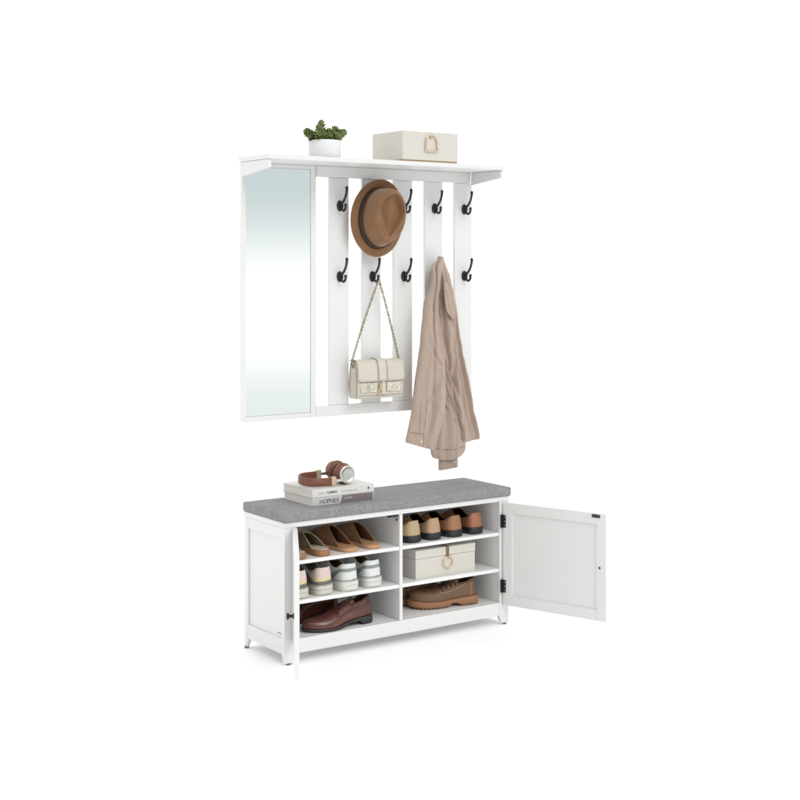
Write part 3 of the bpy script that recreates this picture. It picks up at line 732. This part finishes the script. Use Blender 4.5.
# ------------------------------------------------------------------ shoes
PROF = [(0,0),(.012,.30),(.035,.50),(.08,.66),(.16,.72),(.30,.68),(.45,.74),(.62,.97),(.72,1.0),(.82,.92),(.90,.74),(.95,.54),(.985,.28),(1,0)]
class Shoe:
    def __init__(s, L, W, hc, q0, zt, zb, side=1, pe=.5, lean=0, pro=PROF):
        s.L, s.W, s.hc, s.q0, s.zt, s.zb, s.side, s.pe, s.lean, s.pro = L, W, hc, q0, zt, zb, side, pe, lean, pro
    def cen(s, t): return s.side*(.006*sin(PI*t) - .010*max(0, t-.6))
    def hw(s, t): return s.W*max(0, sctrl(s.pro, t))
    def surf(s, t, q, off=0, hmul=1):
        a = PI/2*(1-abs(q)); sg = 1 if q >= 0 else -1
        hw = s.hw(t); h = sctrl(s.hc, t)*hmul
        y = hw*cos(a)**s.pe*sg; z = h*sin(a)**.85
        x = t*s.L + s.lean*(z/.06)*(1-t)**6 
        ny = cos(a)*sg; nz = sin(a)
        return Vector((x, s.cen(t)+y+ny*off, sctrl(s.zt, t)+z+nz*off))
    def sole(s, m, margin, root, name='sole', top=None, bot=None, nx=34, lugs=0, mf=None):
        T = top or s.zt; B = bot or s.zb; rows = []
        if lugs: nx = lugs*4
        for i in range(nx+1):
            t = (.5 - .5*cos(PI*i/nx)) if not lugs else lerp(.5 - .5*cos(PI*i/nx), i/nx, .75)
            hw = s.hw(t) + margin*min(1, (s.pro and sctrl(s.pro, t))*3+.0)
            x = t*s.L + (t-.5)*2*margin
            zt_, zb_ = sctrl(T, t), ctrl(B, t) - (.0045 if lugs and i % 4 in (1, 2) and not (.34 < t < .47) else 0); c = s.cen(t); bv = min(.0015, (zt_-zb_)*.3); iw = max(hw-.002, 0)
            rows.append([(x,c-iw,zb_),(x,c-hw,zb_+bv),(x,c-hw,(zb_+zt_)/2),(x,c-hw,zt_-bv),(x,c-iw,zt_),(x,c,zt_),(x,c+iw,zt_),(x,c+hw,zt_-bv),(x,c+hw,(zb_+zt_)/2),(x,c+hw,zb_+bv),(x,c+iw,zb_),(x,c,zb_)])
        mb = MB(); mb.grid(rows, 0, True, closed=True, mf=mf)
        mb.build(name, m if isinstance(m, list) else [m], root)
    def upper(s, mats, root, name='upper', start=0, slant=0, mf=None, nx=40, m=13, thick=.0022, lining=1, end=1.0):
        rows = []
        for i in range(nx+1):
            g = i/nx; g = g*g*(3-2*g)*.5 + g*.5
            r = []
            for j in range(-m, m+1):
                u = j/m; 
                st = start + slant*(1-abs(u)**1.25)
                t = lerp(st, end, g)
                q0 = ctrl(s.q0, t); q = (1 if u >= 0 else -1)*(q0 + (1-q0)*abs(u)) if u != 0 else q0*.0
                if u == 0: q = 0 if q0 < .01 else q0*.999
                r.append((t, q))
            rows.append(r)
        P = [[s.surf(t, q) for t, q in r] for r in rows]
        # centre column exists twice (left, right) so that the opening stays open
        left = []; right = []
        for i, r in enumerate(rows):
            t = r[m][0]; q0 = ctrl(s.q0, t)
            left.append(P[i][:m] + [s.surf(t, -max(q0, 1e-6))]); right.append([s.surf(t, max(q0, 1e-6))] + P[i][m+1:])
        mb = MB(); mfun = (lambda i, j: mf(rows[i][j][0], rows[i][j][1])) if mf else None
        mfr = (lambda i, j: mf(rows[i][j+m][0], rows[i][j+m][1])) if mf else None
        mb.grid(left, 0, True, mf=mfun, flip=True); mb.grid(right, 0, True, mf=mfr, flip=True)
        n = lining
        o = mb.build(name, mats, root, solid=(thick, -1, n, 0))
        # weld the closed vamp
        md = o.modifiers.new('weld', 'WELD'); md.merge_threshold = .0004
        o.modifiers.move(len(o.modifiers)-1, 0)
        return o, rows, left, right
    def insole(s, mt, root, k=.9, dz=.003, t0=.015, t1=.97, dome=0):
        rows = []
        for i in range(25):
            t = lerp(t0, t1, i/24); w_ = s.hw(t)*k
            rows.append([(t*s.L, s.cen(t)+w_*v, sctrl(s.zt, t)+dz + dome*(1-abs(v)**4)) for v in (-1,-.85,-.6,0,.6,.85,1)])
        mb = MB(); mb.grid(rows, 0, True, flip=True); mb.build('insole', mt, root, solid=(.002, -1))
    def edge_tube(s, pts, r, mt, root, name='trim', closed=False):
        mb = MB(); mb.tube(pts, r, 6, closed=closed); mb.build(name, mt, root)
    def lace(s, mt, root, t0, t1, n, wq=.33, r=.0013):
        mb = MB()
        for i in range(n):
            t = lerp(t0, t1, i/max(n-1,1))
            pts = [s.surf(t + .012*(1 if (i % 2) else -1)*v, v*wq, .0022 + .0014*(1-abs(v))) for v in (-1,-.6,-.2,.2,.6,1)]
            mb.tube(pts, r, 6)
            for v in (-1, 1): mb.sphere(s.surf(t + .012*(1 if (i % 2) else -1)*v, v*wq, .0012), .0019, 6, 4)
        mb.build('laces', mt, root)
def mules(label, loc, rz, side, up, ins, sol, trim, lin, hc, start, slant, L=.252, W=.040, th=.018, grp=None, heelz=.018, pe=.78):
    r = thing('slipper', label, 'slipper', loc, rz, grp)
    s = Shoe(L, W, hc, [(0,0),(1,0)], [(0,heelz),(.3,heelz*.95),(.6,th*.8),(1,th*.8)], [(0,0),(.8,0),(1,.004)], side, pe)
    s.sole(sol, .003, r); s.insole(ins, r, .97, .0025, .008, .985)
    o, rows, l, rr = s.upper([up, lin], r, start=start, slant=slant, lining=1, thick=.0025)
    e = l[0] + rr[0][1:]
    s.edge_tube([Vector(p) for p in e], .0018, trim, r)
    return r, s
TANS = mat('tan_sole', (.36,.165,.070), .6, noise_amt=.15)
OLIVE = mat('olive_brown_suede', (.20,.135,.075), .9, sheen=.3, bump=.5, bscale=300, noise_amt=.25, nscale=50)
CRIN = mat('cream_insole', (.55,.48,.38), .8, noise_amt=.1)
CRTR = mat('cream_trim', (.52,.40,.26), .7)
LINO = mat('olive_lining', (.22,.16,.10), .9)
SUED = mat('brown_suede', (.24,.115,.050), .9, sheen=.3, bump=.5, bscale=300, noise_amt=.25, nscale=40)
SUIN = mat('tan_leather_insole', (.56,.325,.165), .45, noise_amt=.2, nscale=30)
SULI = mat('dark_suede_lining', (.14,.062,.030), .9)
SUED2 = mat('brown_suede_trim', (.30,.155,.075), .8)
ZS1, ZS2, ZF = .3538, .2158, .0853
g1 = 'slippers on the top left shelf'
hcA = [(0,.040),(.30,.044),(.5,.049),(.7,.046),(.88,.036),(1,.018)]
for x, sd, lb in ((.085, 1, 'olive-brown slipper with cream insole, leftmost on the top left shelf, half hidden by the door'), (.181, -1, 'olive-brown slipper with cream insole, second from the left on the top left shelf')):
    mules(lb, (x, -.277, ZS1), PI/2 + .10, sd, OLIVE, CRIN, TANS, CRTR, LINO, hcA, .18, .36, grp=g1, heelz=.021)
hcB = [(0,.050),(.30,.057),(.45,.063),(.55,.064),(.65,.060),(.88,.040),(1,.018)]
for x, sd, lb in ((.303, 1, 'brown suede mule with tan leather insole, third from the left on the top left shelf'), (.398, -1, 'brown suede mule with tan leather insole, rightmost on the top left shelf')):
    mules(lb, (x, -.272, ZS1), PI/2 + .12, sd, SUED, SUIN, SUIN, SUED2, SULI, hcB, .18, .36, grp=g1, heelz=.014, W=.0425)

# sneakers
SOLW = mat('white_rubber', (.70,.69,.65), .6, noise_amt=.06, nscale=60)
SOLG = mat('cream_rubber', (.62,.59,.52), .6, noise_amt=.08, nscale=60)
GREYL = mat('grey_mesh', (.29,.32,.305), .8, bump=.5, bscale=500, noise_amt=.2)
WHL = mat('white_leather', (.72,.73,.72), .5, noise_amt=.05)
PINK = mat('pink_leather', (.70,.57,.52), .6, noise_amt=.1); LAV = mat('lavender_mesh', (.47,.46,.62), .8, noise_amt=.15)
YEL = mat('yellow_leather', (.72,.57,.31), .6, noise_amt=.1); DKG = mat('dark_grey_mesh', (.15,.145,.125), .85)
LINC = mat('beige_lining', (.46,.41,.31), .9); LIND = mat('brown_lining', (.33,.22,.10), .9)
OLV = mat('olive_tongue', (.16,.17,.10), .9)
PSN = [(0,0),(.010,.36),(.03,.58),(.07,.74),(.16,.80),(.30,.76),(.45,.80),(.62,.98),(.72,1.0),(.82,.94),(.90,.78),(.95,.58),(.985,.30),(1,0)]
def sneaker(label, x, side, kind):
    r = thing('sneaker', label, 'sneaker', (x, -.272, ZS2), PI/2 + (.07 if kind == 0 else .02), 'sneakers on the middle left shelf')
    s = Shoe(.262, .0445, [(0,.072),(.08,.072),(.2,.055),(.32,.058),(.42,.070),(.55,.062),(.75,.042),(.9,.032),(1,.014)],
             [(0,.42),(.3,.42),(.40,.34),(.47,0),(1,0)], [(0,.037),(.3,.032),(.6,.024),(.85,.022),(1,.026)], [(0,.003),(.05,0),(.8,0),(1,.010)], side, .42, .006, PSN)
    s.sole(SOLG if kind == 0 else SOLW, .0035, r)
    if kind == 0:
        mats = [PINK, LAV, YEL, DKG]
        def mf(t, q):
            z = sin(PI/2*(1-abs(q)))*sctrl(s.hc, t)
            if z < .009 + .12*max(0, t-.10): return 3
            if t < .16 and z < .019 + .02*t: return 2
            if t < .30 - z*2.6: return 0
            if t < .45: return 1
            return 1 if (int(t*14) % 2) else 0
        lin = LINC
    else:
        mats = [WHL, GREYL]
        def mf(t, q):
            z = sin(PI/2*(1-abs(q)))*sctrl(s.hc, t)
            if t < .5:
                if z < .002: return 1
                lo_ = .027 - .16*max(0, t-.10)
                if lo_ < z < lo_ + .013 + .05*max(0, t-.10): return 1
                return 0
            return 0 if z > .03 else (1 if z > .016 else 0)
        lin = LIND
    n = len(mats)
    s.upper(mats + [lin]*n, r, mf=mf, lining=n, thick=.004, nx=110, m=46)
    s.insole(lin, r, .85, .006)
    # sole lines
    for h, rr in ((.95, .0009), (.55, .0005)):
        pts = []
        for i in range(41):
            t = .5+.5*cos(PI*i/40); w_ = s.hw(t)+.0032
            pts.append(Vector((t*s.L+(t-.5)*.007, s.cen(t)-w_, sctrl(s.zt, t)*h)))
        pts2 = [Vector((p.x, 2*s.cen(p.x/s.L)-p.y, p.z)) for p in reversed(pts)]
        s.edge_tube(pts + pts2[1:-1], rr, GREYL if kind else DKG, r, 'sole_line', closed=True)
    # tongue
    mb = MB(); rows = []
    for i in range(8):
        t = lerp(.50, .34, i/7); hh = sctrl([(0,.062),(.6,.078),(1,.088)], i/7)
        rows.append([Vector((t*s.L, s.cen(t)+.024*v, sctrl(s.zt, t)+hh-.012*v*v)) for v in (-1,-.5,0,.5,1)])
    mb.grid(rows); mb.build('tongue', OLV if kind == 0 else LIND, r, solid=(.005, 0))
    s.lace(WHL if kind else LINC, r, .46, .66, 5)
sneaker('pastel pink and lavender sneaker, leftmost on the middle left shelf, half hidden by the door', .088, 1, 0)
sneaker('pastel pink, lavender and yellow sneaker, second from the left on the middle shelf', .186, -1, 0)
sneaker('white and grey sneaker, third from the left on the middle left shelf', .294, 1, 1)
sneaker('white and grey sneaker, rightmost on the middle left shelf beside the divider', .393, -1, 1)

# loafers
BSOLE = mat('black_rubber', (.018,.018,.020), .5, noise_amt=.2)
CRL = mat('beige_leather', (.50,.375,.215), .5, noise_amt=.1, nscale=30, bump=.2)
CRL2 = mat('sand_leather', (.48,.315,.19), .5, noise_amt=.1, nscale=30, bump=.2)
TANL = mat('tan_leather', (.36,.175,.085), .5, noise_amt=.15, nscale=30, bump=.2)
TANL2 = mat('rust_leather', (.38,.16,.075), .5, noise_amt=.25, nscale=60, bump=.2)
DKL = mat('dark_lining', (.032,.022,.014), .8)
OLL = mat('olive_dark_lining', (.055,.048,.028), .8)
def loafer(label, x, side, up, lin, rz):
    r = thing('loafer', label, 'loafer', (x, -.266, ZS1), PI/2 + rz, 'loafers on the top right shelf')
    s = Shoe(.255, .043, [(0,.060),(.06,.058),(.18,.042),(.32,.036),(.43,.048),(.52,.064),(.60,.064),(.70,.050),(.82,.036),(.93,.026),(1,.012)],
             [(0,.30),(.3,.34),(.48,.34),(.54,.18),(.57,0),(1,0)], [(0,.026),(.3,.022),(.5,.014),(.9,.012),(1,.016)], [(0,.0),(.8,0),(1,.007)], side, .42, .010, PSN)
    s.sole(BSOLE, .0015, r)
    s.upper([up, lin], r, lining=1, thick=.0022)
    s.insole(lin, r, .85, .004)
loafer('pale beige loafer with thick black sole, leftmost on the top right shelf', .582, 1, CRL, OLL, .16)
loafer('sand coloured loafer with thick black sole, second from the left on the top right shelf', .672, -1, CRL2, DKL, .12)
loafer('tan brown loafer with thick black sole, third from the left on the top right shelf', .774, 1, TANL, DKL, .14)
loafer('rust brown loafer with thick black sole, rightmost on the top right shelf', .868, -1, TANL2, DKL, .05)

# dress shoes and lug-soled shoes seen from the side
OXB = mat('oxblood_leather', (.118,.027,.015), .26, coat=.35, noise_amt=.35, nscale=18)
OXS = mat('black_leather_sole', (.02,.02,.022), .45)
TAU = mat('brown_nubuck', (.175,.092,.050), .55, bump=.3, bscale=200, noise_amt=.2, nscale=30)
GUM = mat('gum_rubber', (.33,.155,.075), .6, noise_amt=.12, nscale=60)
LACE = mat('dark_brown_lace', (.045,.026,.016), .8)
STI = mat('pale_stitch', (.48,.33,.16), .7)
def lowshoe(label, loc, rz, side, kind):
    r = thing('dress_shoe' if kind == 0 else 'lace_up_shoe', label, 'shoe', loc, rz, ('dark brown dress shoes' if kind == 0 else 'gum-soled lace-up shoes') + ' on the cupboard floor')
    if kind == 0:
        zt = [(0,.030),(.25,.027),(.42,.020),(.6,.012),(.85,.011),(1,.014)]
        zb = [(0,0),(.23,0),(.235,.013),(.40,.013),(.52,.002),(.62,0),(.85,.001),(1,.007)]
        hc = [(0,.068),(.06,.073),(.18,.062),(.30,.058),(.38,.061),(.48,.056),(.58,.046),(.70,.037),(.85,.032),(.95,.027),(1,.014)]
        s = Shoe(.285, .046, hc, [(0,.30),(.30,.34),(.36,.20),(.40,0),(1,0)], zt, zb, side, .55, .008)
        s.sole(OXS, .003, r); s.upper([OXB, DKL], r, lining=1, thick=.002)
        lc, st, stm_ = OXS, OXB, 'seam'
    else:
        zt = [(0,.034),(.25,.032),(.42,.028),(.6,.026),(.85,.028),(1,.034)]
        zb = [(0,.006),(.30,.006),(.32,.014),(.42,.014),(.48,.006),(.85,.007),(1,.015)]
        hc = [(0,.066),(.06,.070),(.18,.060),(.30,.058),(.36,.061),(.46,.056),(.58,.046),(.70,.039),(.85,.037),(.95,.031),(1,.016)]
        s = Shoe(.272, .0445, hc, [(0,.30),(.28,.34),(.33,.22),(.37,0),(1,0)], zt, zb, side, .5, .006, PSN)
        s.sole(GUM, .0055, r, lugs=21, bot=zb); s.upper([TAU, DKL], r, lining=1, thick=.002)
    s.insole(DKL, r, .85, .004)
    # facings (quarter edges) and seams
    for sg in (-1, 1):
        fp = [(.36,.17),(.42,.20),(.50,.22),(.56,.26),(.60,.36),(.60,.48),(.56,.58),(.50,.64),(.42,.66),(.34,.62),(.28,.54),(.23,.46),(.19,.38)]
        s.edge_tube([s.surf(t, sg*q, .0006) for t, q in fp], .0009, STI if kind else DKL, r, 'stitching')
        mb = MB(); rows = []
        for t, qa, qb in ((.33,.24,.50),(.40,.14,.55),(.46,.12,.56),(.52,.13,.54),(.575,.17,.44)):
            rows.append([s.surf(t, sg*lerp(qa, qb, k/6), .0015) for k in range(7)])
        mb.grid(rows, flip=(sg > 0)); mb.build('facing', OXB if kind == 0 else TAU, r, solid=(.0016, 0))
        s.edge_tube([s.surf(t, sg*q, .0005) for t, q in ((.02,.45),(.08,.46),(.10,.6),(.12,.8),(.13,.98))], .0008, STI if kind else DKL, r, 'stitching')
    if kind:
        pts = []
        for i in range(49):
            t = .5+.5*cos(PI*i/48); w_ = s.hw(t)+.0012
            pts.append(Vector((t*s.L+(t-.5)*.003, s.cen(t)-w_, sctrl(s.zt, t)+.0012)))
        pts += [Vector((p.x, 2*s.cen(p.x/s.L)-p.y, p.z)) for p in reversed(pts)][1:-1]
        s.edge_tube(pts, .0009, GUM, r, 'welt', closed=True)
    s.lace(LACE, r, .37, .56, 6, .48 if kind else .26, .0021 if kind else .0012)
    # tongue
    mb = MB(); rows = []
    for i in range(7):
        g = i/6; t = lerp(.46, .30, g); hh = sctrl([(0,.060),(.5,.066),(1,.072)], g)
        rows.append([Vector((t*s.L, s.cen(t)+.021*v, sctrl(s.zt, t)+hh-.014*v*v)) for v in (-1,-.6,-.2,.2,.6,1)])
    mb.grid(rows); mb.build('tongue', OXB if kind == 0 else TAU, r, solid=(.003, 0))
    s.edge_tube([s.surf(t, -.31, .0008) for t in (.33,.26,.18,.10,.05,.015)] + [s.surf(0.0, 0.3, .0008)] + [s.surf(t, .31, .0008) for t in (.015,.05,.10,.18,.26,.33)], .0014, OXB if kind == 0 else TAU, r, 'collar')
    if kind:  # bow
        mb = MB(); c = s.surf(.40, 0, .006)
        for sg in (-1, 1):
            mb.tube([c, c+Vector((.008,sg*.012,.006)), c+Vector((.014,sg*.024,.0)), c+Vector((.006,sg*.022,-.004)), c], .0013, 6)
            mb.tube([c, c+Vector((.015,sg*.012,-.001)), c+Vector((.030,sg*.020,-.012))], .0012, 6)
        mb.build('bow', LACE, r)
lowshoe('dark brown leather dress shoe in front on the left cupboard floor', (.402, -.222, ZF), PI + .03, 1, 0)
lowshoe('dark brown leather dress shoe behind the other on the left cupboard floor', (.345, -.090, ZF), PI - .02, -1, 0)
lowshoe('brown gum-soled lace-up shoe in front on the right cupboard floor', (.884, -.222, ZF), PI - .20, 1, 1)
lowshoe('brown gum-soled lace-up shoe behind the other on the right cupboard floor', (.792, -.098, ZF), PI - .05, -1, 1)
